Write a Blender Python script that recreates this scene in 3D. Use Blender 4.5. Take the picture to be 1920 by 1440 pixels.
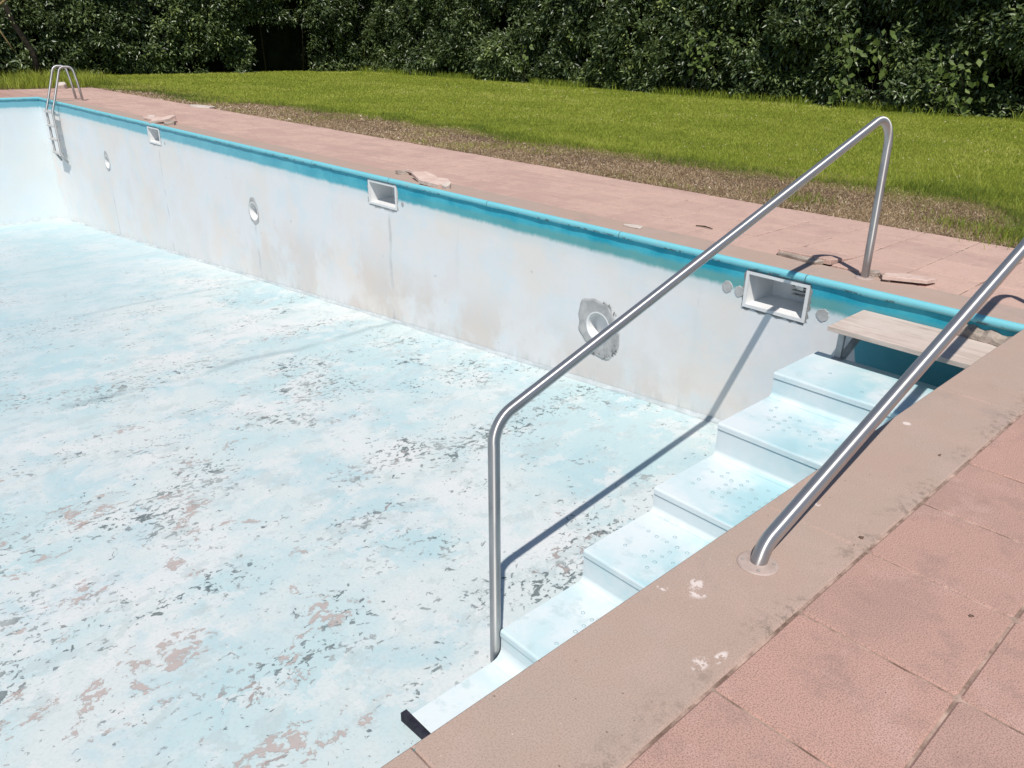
import bpy, math, random
import numpy as np
from mathutils import Vector, Matrix
random.seed(7); RNG = np.random.default_rng(11)
scene = bpy.context.scene
for o in list(bpy.data.objects): bpy.data.objects.remove(o)
COL = scene.collection

# ------------------------------------------------------------------ camera
CAM = Vector((1.24883, -5.93926, 1.71806))
YAW, PITCH, ROLL, FPX = 0.81482847, 0.41765059, 0.01902375, 1467.52
fw = Vector((-math.sin(YAW)*math.cos(PITCH), math.cos(YAW)*math.cos(PITCH), -math.sin(PITCH)))
rt = Vector((math.cos(YAW), math.sin(YAW), 0)); up = rt.cross(fw)
c_, s_ = math.cos(ROLL), math.sin(ROLL)
rt, up = c_*rt + s_*up, -s_*rt + c_*up
cd = bpy.data.cameras.new('camera'); cam = bpy.data.objects.new('camera', cd); COL.objects.link(cam)
cd.sensor_fit = 'HORIZONTAL'; cd.sensor_width = 36; cd.lens = FPX/1920*36; cd.clip_end = 2000; cd.clip_start = .02
cam.matrix_world = Matrix(((rt.x, up.x, -fw.x, CAM.x), (rt.y, up.y, -fw.y, CAM.y), (rt.z, up.z, -fw.z, CAM.z), (0, 0, 0, 1)))
scene.camera = cam

# ------------------------------------------------------------------ sky, sun, exposure
SUN = Vector((.433, -.438, 1.0)).normalized()
world = bpy.data.worlds.new('World'); scene.world = world; world.use_nodes = True
wn = world.node_tree.nodes; wl = world.node_tree.links
sky = wn.new('ShaderNodeTexSky'); sky.sky_type = 'NISHITA'; sky.sun_disc = False
sky.sun_elevation = math.asin(SUN.z); sky.sun_rotation = math.atan2(SUN.x, SUN.y)
sky.air_density = 1.0; sky.dust_density = .3; sky.ozone_density = 2.5
wl.new(sky.outputs[0], wn['Background'].inputs[0]); wn['Background'].inputs[1].default_value = .07
sd = bpy.data.lights.new('sun', 'SUN'); sd.energy = 3.9; sd.angle = math.radians(.53); sd.color = (1, .955, .89)
so = bpy.data.objects.new('sun', sd); COL.objects.link(so); so.rotation_euler = SUN.to_track_quat('Z', 'Y').to_euler()
scene.cycles.max_bounces = 7; scene.cycles.diffuse_bounces = 4; scene.cycles.glossy_bounces = 3; scene.cycles.transmission_bounces = 2
vs = scene.view_settings; vs.view_transform = 'Standard'; vs.look = 'None'; vs.exposure = 0.16; vs.gamma = 1; vs.use_curve_mapping = False

# ------------------------------------------------------------------ node helpers
class N:
    def __init__(s, name, dim='3D'):
        s.dim = dim; s.m = bpy.data.materials.new(name); s.m.use_nodes = True; s.t = s.m.node_tree
        s.b = s.t.nodes['Principled BSDF']
        s.co = s.t.nodes.new('ShaderNodeTexCoord').outputs['Object']; s._xyz = None
    def put(s, v, sock):
        if isinstance(v, bpy.types.NodeSocket): s.t.links.new(v, sock)
        elif isinstance(v, (tuple, list)) and sock.type == 'RGBA': sock.default_value = (*v[:3], 1)
        else: sock.default_value = v
    def node(s, typ, **k):
        n = s.t.nodes.new(typ)
        for a, b in k.items(): setattr(n, a, b)
        return n
    def world(s):
        s.co = s.node('ShaderNodeNewGeometry').outputs['Position']; s._xyz = None; return s
    def xyz(s):
        if s._xyz is None:
            n = s.node('ShaderNodeSeparateXYZ'); s.put(s.co, n.inputs[0]); s._xyz = n.outputs
        return s._xyz
    def scaled(s, sx, sy, sz, off=(0, 0, 0)):
        n = s.node('ShaderNodeMapping'); s.put(s.co, n.inputs[0])
        n.inputs['Scale'].default_value = (sx, sy, sz); n.inputs['Location'].default_value = off; return n.outputs[0]
    def noise(s, scale, detail=4, rough=.55, vec=None, dist=0, w=0):
        n = s.node('ShaderNodeTexNoise'); n.noise_dimensions = s.dim; vec = vec if vec is not None else s.co
        if w:
            q = s.node('ShaderNodeVectorMath', operation='ADD'); s.put(vec, q.inputs[0]); q.inputs[1].default_value = (w*7.31, w*-4.77, w*3.19); vec = q.outputs[0]
        s.put(vec, n.inputs['Vector'])
        n.inputs['Scale'].default_value = scale; n.inputs['Detail'].default_value = detail
        n.inputs['Roughness'].default_value = rough; n.inputs['Distortion'].default_value = dist
        return n.outputs['Fac']
    def vor(s, scale, feature='F1', vec=None, out='Distance'):
        n = s.node('ShaderNodeTexVoronoi', feature=feature); s.put(vec if vec is not None else s.co, n.inputs['Vector'])
        n.inputs['Scale'].default_value = scale; return n.outputs[out]
    def ramp(s, v, a, b, x=0., y=1.):
        n = s.node('ShaderNodeMapRange'); n.interpolation_type = 'SMOOTHSTEP'
        s.put(v, n.inputs[0]); s.put(a, n.inputs[1]); s.put(b, n.inputs[2]); s.put(x, n.inputs[3]); s.put(y, n.inputs[4]); return n.outputs[0]
    def math(s, op, a, b=0., c=None):
        n = s.node('ShaderNodeMath', operation=op); s.put(a, n.inputs[0]); s.put(b, n.inputs[1])
        if c is not None: s.put(c, n.inputs[2])
        return n.outputs[0]
    def mix(s, f, a, b, mode='MIX'):
        n = s.node('ShaderNodeMix', data_type='RGBA', blend_type=mode)
        s.put(f, n.inputs[0]); s.put(a, n.inputs[6]); s.put(b, n.inputs[7]); return n.outputs[2]
    def bump(s, h, strength=.3, dist=.01, prev=None):
        n = s.node('ShaderNodeBump'); n.inputs['Strength'].default_value = strength; n.inputs['Distance'].default_value = dist
        s.put(h, n.inputs['Height'])
        if prev is not None: s.put(prev, n.inputs['Normal'])
        s.t.links.new(n.outputs[0], s.b.inputs['Normal']); return n.outputs[0]
    def attr(s, name):
        return s.node('ShaderNodeAttribute', attribute_name=name).outputs['Fac']
    def rnd(s):
        return s.node('ShaderNodeObjectInfo').outputs['Random']
    def done(s, col, rough=.7, metal=0., spec=.4):
        s.put(col, s.b.inputs['Base Color']); s.put(rough, s.b.inputs['Roughness']); s.put(metal, s.b.inputs['Metallic'])
        s.put(spec, s.b.inputs['Specular IOR Level']); return s.m

# ------------------------------------------------------------------ materials
def m_floor():
    n = N('pool_floor_paint', '2D'); X = n.xyz()[0]; Y = n.xyz()[1]
    sv = n.scaled(1.15, .95, 1)                      # wear drawn out along the pool's short side
    big = n.noise(.42, 7, .62); med = n.noise(1.25, 8, .66, w=3.1, dist=.3); fine = n.noise(46, 3, .6, w=1.3); scuff = n.noise(2.3, 8, .74, sv, w=5.2)
    col = n.mix(n.ramp(big, .40, .62), (.615, .658, .652), (.485, .622, .638))
    col = n.mix(n.ramp(med, .48, .68, 0, .8), col, (.42, .58, .62))
    col = n.mix(n.ramp(n.noise(.8, 8, .68, w=8.8), .52, .66, 0, .75), col, (.69, .695, .69))
    # worn coats with crisp edges
    l1 = n.noise(1.6, 8, .70, sv, w=16.4); col = n.mix(n.ramp(l1, .555, .575, 0, .5), col, (.70, .70, .69))
    col = n.mix(n.ramp(n.noise(2.7, 8, .72, sv, w=23.1), .575, .595, 0, .5), col, (.455, .53, .535))
    col = n.mix(n.ramp(scuff, .55, .76, 0, .6), col, (.46, .52, .52))
    col = n.mix(n.ramp(n.noise(.55, 6, .7, w=14), .68, .82, 0, .6), col, (.29, .52, .585))
    col = n.mix(n.ramp(n.math('ADD', n.math('MULTIPLY', X, .6), Y), -8.2, -10.5, 0, .40), col, (.40, .555, .605))
    col = n.mix(n.ramp(fine, .45, .75, 0, .26), col, (.42, .47, .47))
    # construction joints across the floor
    wob = n.math('MULTIPLY', n.math('SUBTRACT', n.noise(.8, 3, .6, w=2.2), .5), .35)
    jm = n.noise(.9, 3, .6, w=6.6)
    for x0, a in ((-7.45, .55), (-11.6, .35), (-16.0, .25)):
        d = n.math('ABSOLUTE', n.math('SUBTRACT', n.math('ADD', X, wob), x0))
        col = n.mix(n.math('MULTIPLY', n.ramp(d, .11, .015, 0, a), n.ramp(jm, .36, .54)), col, (.30, .40, .42))
    # flaked paint: clusters of chips, denser towards the shallow end
    dens = n.ramp(X, -17, -3.6, .45, 1)
    clus = n.math('MULTIPLY', n.ramp(n.noise(.80, 6, .70, sv, w=4.4), .38, .68), dens)
    kind = n.noise(1.9, 4, .6, sv, w=1.9)
    thr = n.math('SUBTRACT', .722, n.math('MULTIPLY', clus, .165))
    chip = n.ramp(n.noise(8.5, 6, .66, sv, dist=.4, w=7.7), thr, n.math('ADD', thr, .022))
    cc = n.mix(n.ramp(kind, .36, .60), (.37, .405, .405), (.14, .175, .18))
    cc = n.mix(n.ramp(n.noise(.9, 4, .6, w=9.1), .54, .62), cc, (.36, .305, .29))
    col = n.mix(n.math('MULTIPLY', chip, .92), col, cc)
    thr3 = n.math('SUBTRACT', .718, n.math('MULTIPLY', clus, .165))
    ch3 = n.ramp(n.noise(19, 4, .60, sv, dist=.3, w=2.7), thr3, n.math('ADD', thr3, .03))
    col = n.mix(n.math('MULTIPLY', ch3, .85), col, n.mix(n.ramp(kind, .40, .66), (.36, .39, .39), (.10, .14, .15)))
    # larger bare patches showing the screed, with islands of paint left inside
    pm = n.math('MULTIPLY', n.ramp(X, -9.0, -4.0, .25, 1), n.ramp(Y, -2.6, -4.4, .2, 1))
    pthr = n.math('SUBTRACT', .752, n.math('MULTIPLY', pm, .165))
    pt = n.ramp(n.noise(1.7, 8, .74, sv, w=12.2, dist=.2), pthr, n.math('ADD', pthr, .016))
    isl = n.ramp(n.noise(11, 5, .65, sv, w=31), .56, .50)
    pt = n.math('MULTIPLY', pt, isl)
    col = n.mix(n.math('MULTIPLY', pt, .88), col, n.mix(n.noise(9, 3, .6), (.53, .42, .385), (.38, .335, .32)))
    rust = n.ramp(n.noise(6.5, 4, .55, w=21), .79, .81)
    col = n.mix(n.math('MULTIPLY', rust, .8), col, (.20, .115, .10))
    h = n.math('SUBTRACT', n.math('MULTIPLY', fine, .25), n.math('ADD', n.math('ADD', chip, ch3), pt))
    n.bump(h, .6, .004, None)
    return n.done(col, .66, 0, .3)

def m_wall():
    n = N('pool_wall_paint'); n.world(); X, Y, Z = n.xyz()
    U = n.math('ADD', X, n.math('MULTIPLY', Y, .77))
    big = n.noise(.55, 5, .6, w=1.5); med = n.noise(1.7, 6, .6, w=2.5)
    st = n.noise(1, 6, .62, n.scaled(5.2, 5.2, .55), w=3.3)
    col = n.mix(n.ramp(big, .44, .60), (.775, .77, .77), (.785, .735, .69))
    col = n.mix(n.ramp(med, .47, .64, 0, .6), col, (.685, .75, .775))
    col = n.mix(n.ramp(n.noise(1.3, 5, .6, w=29), .54, .66, 0, .4), col, (.765, .70, .675))
    low = n.math('MULTIPLY', n.ramp(Z, -.9, -1.6, 0, .6), n.ramp(X, -17, -7, .15, 1))
    col = n.mix(n.math('MULTIPLY', low, n.ramp(n.noise(1.1, 6, .6, w=7), .42, .58)), col, (.66, .565, .50))
    col = n.mix(n.ramp(st, .58, .74, 0, .16), col, (.60, .60, .59))
    sp = n.ramp(n.noise(5, 5, .6, w=5.5), .70, .73)
    col = n.mix(n.math('MULTIPLY', sp, .5), col, (.45, .46, .46))
    sp2 = n.ramp(n.noise(2.3, 7, .7, n.scaled(1, 1, .55), w=15.5), .62, .72)
    col = n.mix(n.math('MULTIPLY', sp2, .35), col, (.55, .56, .57))
    col = n.mix(n.ramp(X, -23.6, -23.95, 0, .6), col, (.68, .765, .79))
    # drips under the fittings and cracks
    for x0 in (-3.7, -11.55, -19.05, -15.6, -7.5):
        d = n.math('ABSOLUTE', n.math('SUBTRACT', n.math('ADD', X, n.math('MULTIPLY', n.math('SUBTRACT', n.noise(1.6, 3, .5, w=4), .5), .14)), x0))
        top = -.4 if x0 in (-15.6, -7.5) else -1.25
        f = n.math('MULTIPLY', n.ramp(d, .05, .008, 0, .5), n.math('MULTIPLY', n.ramp(Z, top+.02, top-.04), n.ramp(n.noise(2.2, 3, .5, w=6), .42, .60)))
        col = n.mix(f, col, (.40, .42, .43))
    # painted waterline band with a worn, greener lower half
    wz = n.math('ADD', Z, n.math('MULTIPLY', n.math('SUBTRACT', n.noise(3.2, 6, .75, n.scaled(1.3, 1.3, .6)), .5), .09))
    step_low = n.ramp(X, -1.20, -1.02, 0, .5)                     # turquoise reaches lower behind the platform
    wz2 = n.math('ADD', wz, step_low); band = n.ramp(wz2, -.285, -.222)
    halo = n.ramp(wz, -.43, -.25, 0, .42)
    col = n.mix(halo, col, (.50, .655, .685))
    grn = n.math('MULTIPLY', n.ramp(wz, -.125, -.185), n.ramp(X, -9, -3.4, .15, 1))
    bc = n.mix(n.ramp(n.noise(1.6, 7, .66, w=11), .35, .65), (.006, .32, .44), (.07, .45, .55))
    bc = n.mix(n.math('MULTIPLY', grn, .9), bc, n.mix(n.noise(5, 6, .65), (.085, .33, .34), (.17, .38, .36)))
    bc = n.mix(n.ramp(X, -5, -17, 0, .65), bc, (.26, .50, .57))
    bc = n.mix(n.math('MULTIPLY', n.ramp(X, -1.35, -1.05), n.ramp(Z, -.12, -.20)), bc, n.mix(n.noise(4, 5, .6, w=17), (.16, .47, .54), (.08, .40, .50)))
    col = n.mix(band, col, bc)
    fl = n.ramp(n.noise(11, 5, .6, w=2), .735, .75); col = n.mix(n.math('MULTIPLY', fl, n.ramp(Z, -.3, -.12)), col, (.70, .72, .71))
    base = n.math('SUBTRACT', Z, n.math('MULTIPLY', X, .0795))      # height over the sloping floor
    dirt = n.math('MULTIPLY', n.ramp(base, -1.20, -1.37), n.ramp(n.noise(1, 7, .7, n.scaled(9, 9, 1.2), w=8), .45, .66, 0, .6))
    col = n.mix(dirt, col, (.55, .56, .54))
    b1 = n.bump(n.noise(2.2, 5, .5), .25, .03); n.bump(n.noise(38, 5, .6), .25, .004, b1)
    return n.done(col, .6, 0, .35)

def m_lip():
    n = N('lip_paint'); n.world()
    col = n.mix(n.noise(2.3, 6, .6), (.14, .50, .58), (.24, .59, .65))
    col = n.mix(n.ramp(n.noise(9, 6, .65, w=3), .66, .72, 0, .8), col, (.42, .60, .62))
    X, Y, Z = n.xyz()
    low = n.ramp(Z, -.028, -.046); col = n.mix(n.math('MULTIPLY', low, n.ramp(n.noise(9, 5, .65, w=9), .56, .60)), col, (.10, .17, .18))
    fr = n.math('PINGPONG', n.math('ADD', X, 1.6), .975); col = n.mix(n.ramp(fr, .006, .003), col, (.10, .16, .17))
    col = n.mix(n.ramp(n.noise(2.1, 6, .7, w=12), .55, .68, 0, .5), col, (.30, .50, .53))
    n.bump(n.noise(22, 5, .6), .35, .008)
    return n.done(col, .5, 0, .4)

def m_render(name, c1, c2, sc=9, rough=.85, bump=.5, spec=.25, dist=.006):
    n = N(name); col = n.mix(n.ramp(n.noise(sc, 7, .65), .32, .68), c1, c2)
    n.bump(n.noise(sc*5, 5, .65), bump, dist); return n.done(col, rough, 0, spec)

def m_coping():
    n = N('coping_concrete', '2D'); n.world(); X, Y, Z = n.xyz()
    big = n.noise(.9, 5, .6); med = n.noise(4.5, 7, .65, w=2); fine = n.noise(190, 2, .6, w=4)
    col = n.mix(n.ramp(big, .40, .62), (.465, .34, .278), (.445, .345, .292))
    col = n.mix(n.ramp(med, .46, .68, 0, .55), col, (.50, .365, .31))
    col = n.mix(n.ramp(n.noise(2.2, 6, .7, w=6), .56, .70, 0, .45), col, (.37, .29, .255))
    col = n.mix(n.ramp(fine, .40, .72, 0, .5), col, (.29, .21, .175))
    sp = n.ramp(n.vor(30), .085, .05); sk = n.ramp(n.noise(1.7, 3, .5, w=33), .5, .62)
    col = n.mix(n.math('MULTIPLY', n.math('MULTIPLY', sp, sk), .8), col, (.66, .56, .50))
    dk = n.ramp(n.vor(17, vec=n.scaled(1, 1.2, 1, (3, 7, 0))), .075, .04); 
    col = n.mix(n.math('MULTIPLY', n.math('MULTIPLY', dk, n.ramp(n.noise(1.4, 3, .5, w=19), .50, .62)), .8), col, (.16, .105, .08))
    # dirt feathering out of the joint to the paving
    e1 = n.math('MULTIPLY', n.ramp(X, .27, .40), n.ramp(n.noise(1, 6, .74, n.scaled(22, 22, 22), w=5), .46, .66, 0, .85))
    col = n.mix(n.math('MULTIPLY', e1, n.ramp(n.noise(2.6, 3, .5, w=27), .40, .55)), col, (.24, .185, .15))
    # spilt white render, at its own places
    for (px, py, r, t, ey) in ((.125, -3.99, .042, .53, .8), (.095, -3.955, .028, .50, 1.), (.03, -4.06, .026, .56, 1.), (.352, -4.205, .018, .50, .14), (.325, -4.27, .028, .52, .4), (.13, -3.165, .015, .40, 1.), (.062, -2.13, .024, .40, 1.)):
        dx = n.math('SUBTRACT', X, px); dy = n.math('SUBTRACT', Y, py)
        d = n.math('SQRT', n.math('ADD', n.math('MULTIPLY', dx, dx), n.math('MULTIPLY', n.math('MULTIPLY', dy, dy), ey)))
        f = n.math('MULTIPLY', n.ramp(d, r, r*.55), n.ramp(n.noise(24, 6, .72, w=4.1), t-.03, t+.03))
        col = n.mix(f, col, (.70, .60, .555))
    b1 = n.bump(fine, .35, .003); n.bump(n.noise(7, 4, .5), .25, .006, b1)
    return n.done(col, .88, 0, .2)

def m_tile():
    n = N('paving_tile_concrete', '2D'); n.world(); X, Y, Z = n.xyz(); r = n.rnd()
    big = n.noise(1.5, 8, .70, w=1); med = n.noise(6, 8, .74, w=2); fine = n.noise(210, 2, .6, w=4)
    far = n.ramp(Y, -.6, .6)
    base = n.mix(r, (.545, .328, .268), (.49, .31, .258))
    base = n.mix(far, base, n.mix(r, (.69, .475, .39), (.61, .42, .35)))
    col = n.mix(n.ramp(big, .46, .70, 0, .48), base, n.mix(far, (.37, .25, .215), (.48, .325, .28)))
    col = n.mix(n.ramp(med, .50, .68, 0, .50), col, n.mix(far, (.35, .235, .205), (.47, .31, .275)))
    col = n.mix(n.ramp(n.noise(3.1, 6, .65, w=9), .54, .70, 0, .55), col, n.mix(far, (.58, .38, .33), (.66, .445, .385)))
    col = n.mix(n.ramp(fine, .40, .72, 0, .85), col, (.26, .165, .135))
    sp = n.ramp(n.vor(38), .09, .05); col = n.mix(n.math('MULTIPLY', n.math('MULTIPLY', sp, n.ramp(n.noise(5, 3, .5, w=31), .46, .6)), .55), col, (.64, .52, .47))
    d2 = n.ramp(n.vor(21, vec=n.scaled(1, 1, 1, (5, 2, 0))), .055, .03); col = n.mix(n.math('MULTIPLY', d2, n.ramp(n.noise(2, 3, .5, w=13), .50, .62)), col, (.10, .06, .05))
    # long damp stains on the far walk
    st = n.ramp(n.noise(1, 6, .65, n.scaled(.55, 1.9, 1), w=41), .50, .64, 0, .60)
    col = n.mix(n.math('MULTIPLY', st, n.ramp(X, -3, -6)), col, (.45, .30, .255))
    b1 = n.bump(fine, .18, .002); n.bump(med, .3, .005, b1)
    return n.done(col, .9, 0, .2)

def m_steel():
    n = N('brushed_stainless_steel'); n.world()
    sm = n.noise(3.5, 4, .6); sc = n.noise(1, 2, .5, n.scaled(40, 40, 40))
    col = n.mix(n.ramp(sm, .42, .7, 0, .6), (.58, .565, .555), (.47, .455, .445))
    n.put(.92, n.b.inputs['Anisotropic'])
    tg = n.node('ShaderNodeAttribute', attribute_name='axis'); n.t.links.new(tg.outputs['Vector'], n.b.inputs['Tangent'])
    n.bump(sc, .03, .001)
    return n.done(col, n.ramp(sm, .3, .7, .42, .54), .86, .5)

def m_step():
    n = N('step_gelcoat'); n.world()
    col = n.mix(n.ramp(n.noise(2.2, 5, .6), .42, .64), (.69, .75, .765), (.56, .70, .73))
    X, Y, Z = n.xyz()
    geo = n.node('ShaderNodeNewGeometry'); nz = n.node('ShaderNodeSeparateXYZ'); n.put(geo.outputs['Normal'], nz.inputs[0])
    upf = n.ramp(nz.outputs[2], .5, .9)
    w = n.math('MULTIPLY', n.ramp(X, -1.08, -.70), n.ramp(n.noise(2.6, 5, .6, w=5), .34, .58))
    col = n.mix(n.math('MULTIPLY', n.math('MULTIPLY', w, upf), .85), col, (.37, .61, .66))
    g = n.ramp(n.noise(5.5, 6, .72, w=7), .52, .66); col = n.mix(n.math('MULTIPLY', n.math('MULTIPLY', g, upf), .5), col, (.42, .55, .57))
    d = n.ramp(n.noise(30, 5, .65, n.scaled(1, .6, 1), w=3), .69, .72); col = n.mix(n.math('MULTIPLY', n.math('MULTIPLY', d, upf), n.ramp(n.noise(3, 3, .5, w=8), .48, .6)), col, (.25, .30, .31))
    n.bump(n.noise(30, 4, .6), .12, .003)
    return n.done(col, .42, 0, .45)

def m_board():
    n = N('sanded_board'); n.world()
    gr = n.noise(1, 6, .65, n.scaled(3, 26, 26)); col = n.mix(n.ramp(gr, .36, .66), (.60, .50, .44), (.48, .39, .335))
    col = n.mix(n.ramp(n.noise(1, 7, .7, n.scaled(4, 15, 15), w=4), .58, .68, 0, .7), col, (.33, .27, .235))
    col = n.mix(n.ramp(n.noise(2.5, 5, .6, w=2), .45, .65, 0, .5), col, (.64, .56, .50))
    n.bump(n.noise(120, 2, .5), .5, .003); return n.done(col, .85, 0, .2)

def leaf_mat(name, dark, mid, light, rough=.38, trans=.25, spec=.5):
    n = N(name); a = n.attr('rnd'); 
    col = n.mix(n.ramp(a, .0, .6), dark, mid); col = n.mix(n.ramp(a, .72, 1), col, light)
    n.done(col, rough, 0, spec)
    tr = n.node('ShaderNodeBsdfTranslucent'); n.put(n.mix(.5, col, light), tr.inputs[0])
    mx = n.node('ShaderNodeMixShader'); mx.inputs[0].default_value = trans
    out = n.t.nodes['Material Output']; n.t.links.new(n.b.outputs[0], mx.inputs[1]); n.t.links.new(tr.outputs[0], mx.inputs[2]); n.t.links.new(mx.outputs[0], out.inputs[0])
    return n.m

def m_ground():
    n = N('soil_and_turf', '2D'); n.world(); X, Y, Z = n.xyz()
    wob = n.math('MULTIPLY', n.math('SUBTRACT', n.noise(.9, 5, .6), .5), 1.4)
    so = n.mix(n.ramp(n.noise(5, 7, .7), .35, .65), (.085, .052, .036), (.17, .112, .076))
    so = n.mix(n.ramp(n.noise(28, 4, .7, w=3), .58, .78, 0, .7), so, (.40, .30, .21))
    tu = n.mix(n.ramp(n.noise(3, 6, .65, w=5), .35, .65), (.14, .165, .018), (.20, .22, .035))
    f = n.ramp(n.math('ADD', Y, wob), 3.6, 4.9)
    n.bump(n.noise(24, 5, .7), .8, .03)
    return n.done(n.mix(f, so, tu), .95, 0, .1)

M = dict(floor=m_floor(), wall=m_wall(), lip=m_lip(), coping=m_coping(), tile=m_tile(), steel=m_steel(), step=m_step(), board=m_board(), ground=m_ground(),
    mortar=m_render('cement_mortar', (.36, .355, .35), (.52, .51, .50), 7), mortar_dark=m_render('dark_mortar', (.20, .20, .195), (.36, .355, .345), 11),
    bed=m_render('jointing_sand', (.16, .105, .08), (.53, .385, .315), 9, .95, .8), cove=m_render('cove_cement', (.46, .50, .51), (.60, .64, .65), 5),
    plastic=m_render('white_plastic', (.78, .775, .765), (.70, .69, .68), 3, .4, .05, .45), plastic_grey=m_render('grey_plastic', (.46, .45, .44), (.55, .54, .53), 3, .5, .05, .4),
    rubber=m_render('black_rubber', (.012, .012, .02), (.035, .035, .05), 14, .7, .4), ring=m_render('ring_gelcoat', (.20, .33, .37), (.36, .52, .56), 9, .5, .1, .4),
    galv=m_render('galvanised_steel', (.30, .31, .32), (.44, .45, .46), 12, .45, .1, .6), concrete=m_render('raw_concrete', (.30, .245, .205), (.50, .42, .36), 13, .92, 1., .2, .012),
    shard=m_render('broken_tile', (.56, .40, .34), (.68, .53, .46), 11, .9, .5, .2), stone=m_render('pale_stone', (.52, .44, .38), (.66, .58, .52), 14, .9, .6, .2),
    flange=m_render('dusty_metal', (.38, .295, .255), (.50, .39, .345), 10, .6, .15, .4), screw=m_render('screw_metal', (.28, .24, .22), (.4, .36, .33), 10, .5, .1, .5),
    leaf=leaf_mat('laurel_leaf', (.034, .058, .020), (.125, .175, .060), (.33, .40, .12), .38, .18, .6), vine=leaf_mat('vine_leaf', (.07, .11, .025), (.12, .175, .04), (.19, .25, .06), .55, .3, .35),
    grass=leaf_mat('grass_blade', (.08, .14, .016), (.345, .41, .05), (.55, .55, .14), .55, .35, .25), straw=leaf_mat('dry_straw', (.19, .12, .06), (.50, .365, .215), (.74, .61, .42), .7, .2, .2),
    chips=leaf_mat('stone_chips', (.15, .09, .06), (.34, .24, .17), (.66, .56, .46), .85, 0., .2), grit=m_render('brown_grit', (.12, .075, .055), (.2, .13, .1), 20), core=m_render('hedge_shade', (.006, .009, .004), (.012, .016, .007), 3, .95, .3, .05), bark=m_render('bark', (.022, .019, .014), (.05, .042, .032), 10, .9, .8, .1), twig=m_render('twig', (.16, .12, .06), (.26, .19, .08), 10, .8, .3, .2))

# ------------------------------------------------------------------ mesh helpers
def link(name, me, mat=None, parent=None, loc=None, rot=None):
    o = bpy.data.objects.new(name, me); COL.objects.link(o)
    if me is not None and mat is not None and not me.materials: me.materials.append(mat)
    if parent is not None: o.parent = parent
    if loc is not None: o.location = loc
    if rot is not None: o.rotation_euler = rot
    return o
def mesh(name, v, f, smooth=False):
    me = bpy.data.meshes.new(name); me.from_pydata([tuple(p) for p in v], [], f); me.update()
    if smooth:
        for p in me.polygons: p.use_smooth = True
    return me
def tag(o, label, cat, group=None, kind=None):
    if label: o['label'] = label
    if cat: o['category'] = cat
    if group: o['group'] = group
    if kind: o['kind'] = kind
    return o
def empty(name, loc=(0, 0, 0)):
    o = bpy.data.objects.new(name, None); o.empty_display_size = .1; COL.objects.link(o); o.location = loc; return o
class MB:
    def __init__(s): s.v = []; s.f = []
    def add(s, v, f):
        k = len(s.v); s.v += [tuple(p) for p in v]; s.f += [tuple(i+k for i in q) for q in f]; return s
    def box(s, x0, x1, y0, y1, z0, z1, b=0.0):
        if b <= 0:
            return s.add([(x, y, z) for z in (z0, z1) for y in (y0, y1) for x in (x0, x1)], [(0, 2, 3, 1), (4, 5, 7, 6), (0, 1, 5, 4), (2, 6, 7, 3), (0, 4, 6, 2), (1, 3, 7, 5)])
        v = [(x0, y0, z0), (x1, y0, z0), (x1, y1, z0), (x0, y1, z0), (x0, y0, z1-b), (x1, y0, z1-b), (x1, y1, z1-b), (x0, y1, z1-b),
             (x0+b, y0+b, z1), (x1-b, y0+b, z1), (x1-b, y1-b, z1), (x0+b, y1-b, z1)]
        f = [(0, 3, 2, 1), (8, 9, 10, 11)]
        for i in range(4):
            j = (i+1) % 4; f += [(i, j, 4+j, 4+i), (4+i, 4+j, 8+j, 8+i)]
        return s.add(v, f)
    def build(s, name, mat, parent=None, smooth=False): return link(name, mesh(name, s.v, s.f, smooth), mat, parent)
def tube(path, r, seg=20, caps=True):
    P = [Vector(p) for p in path]; v = []; f = []; nrm = None
    for i, p in enumerate(P):
        t = (P[min(i+1, len(P)-1)]-P[max(i-1, 0)]).normalized()
        if nrm is None: nrm = t.orthogonal().normalized()
        nrm = (nrm - t*nrm.dot(t)).normalized(); bi = t.cross(nrm)
        rr = r[i] if isinstance(r, (list, tuple)) else r
        for k in range(seg):
            a = 2*math.pi*k/seg; v.append(p + (nrm*math.cos(a)+bi*math.sin(a))*rr)
    for i in range(len(P)-1):
        for k in range(seg):
            k2 = (k+1) % seg; f.append((i*seg+k, i*seg+k2, (i+1)*seg+k2, (i+1)*seg+k))
    if caps: f += [tuple(range(seg))[::-1], tuple(range((len(P)-1)*seg, len(P)*seg))]
    return v, f
def steel_tube(path, r, seg):
    v, f = tube(path, r, seg); me = mesh('rail_tube', v, f, True); P = [Vector(p) for p in path]
    at = me.attributes.new('axis', 'FLOAT_VECTOR', 'POINT'); ax = []
    for i in range(len(P)):
        t = (P[min(i+1, len(P)-1)]-P[max(i-1, 0)]).normalized(); ax += list(t)*seg
    at.data.foreach_set('vector', ax); return me
def fillet(pts, rad, n=9):
    P = [Vector(p) for p in pts]; out = [P[0]]
    for i in range(1, len(P)-1):
        a = (P[i-1]-P[i]); b = (P[i+1]-P[i]); la, lb = a.length, b.length; a.normalize(); b.normalize()
        ang = a.angle(b); R = rad[i-1] if isinstance(rad, (list, tuple)) else rad
        d = min(R/math.tan(ang/2), la*.49, lb*.49); R = d*math.tan(ang/2)
        c = P[i] + (a+b).normalized()*(R/math.sin(ang/2)); s0 = P[i]+a*d-c; s1 = P[i]+b*d-c
        th = s0.angle(s1)
        for k in range(n+1):
            t = k/n; out.append(c + (s0*math.sin((1-t)*th)+s1*math.sin(t*th))/math.sin(th))
    out.append(P[-1]); return out
def dense(path, step=.25):
    out = [path[0]]
    for a, b in zip(path, path[1:]):
        n = max(1, int((b-a).length/step))
        out += [a.lerp(b, k/n) for k in range(1, n+1)]
    return out
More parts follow.
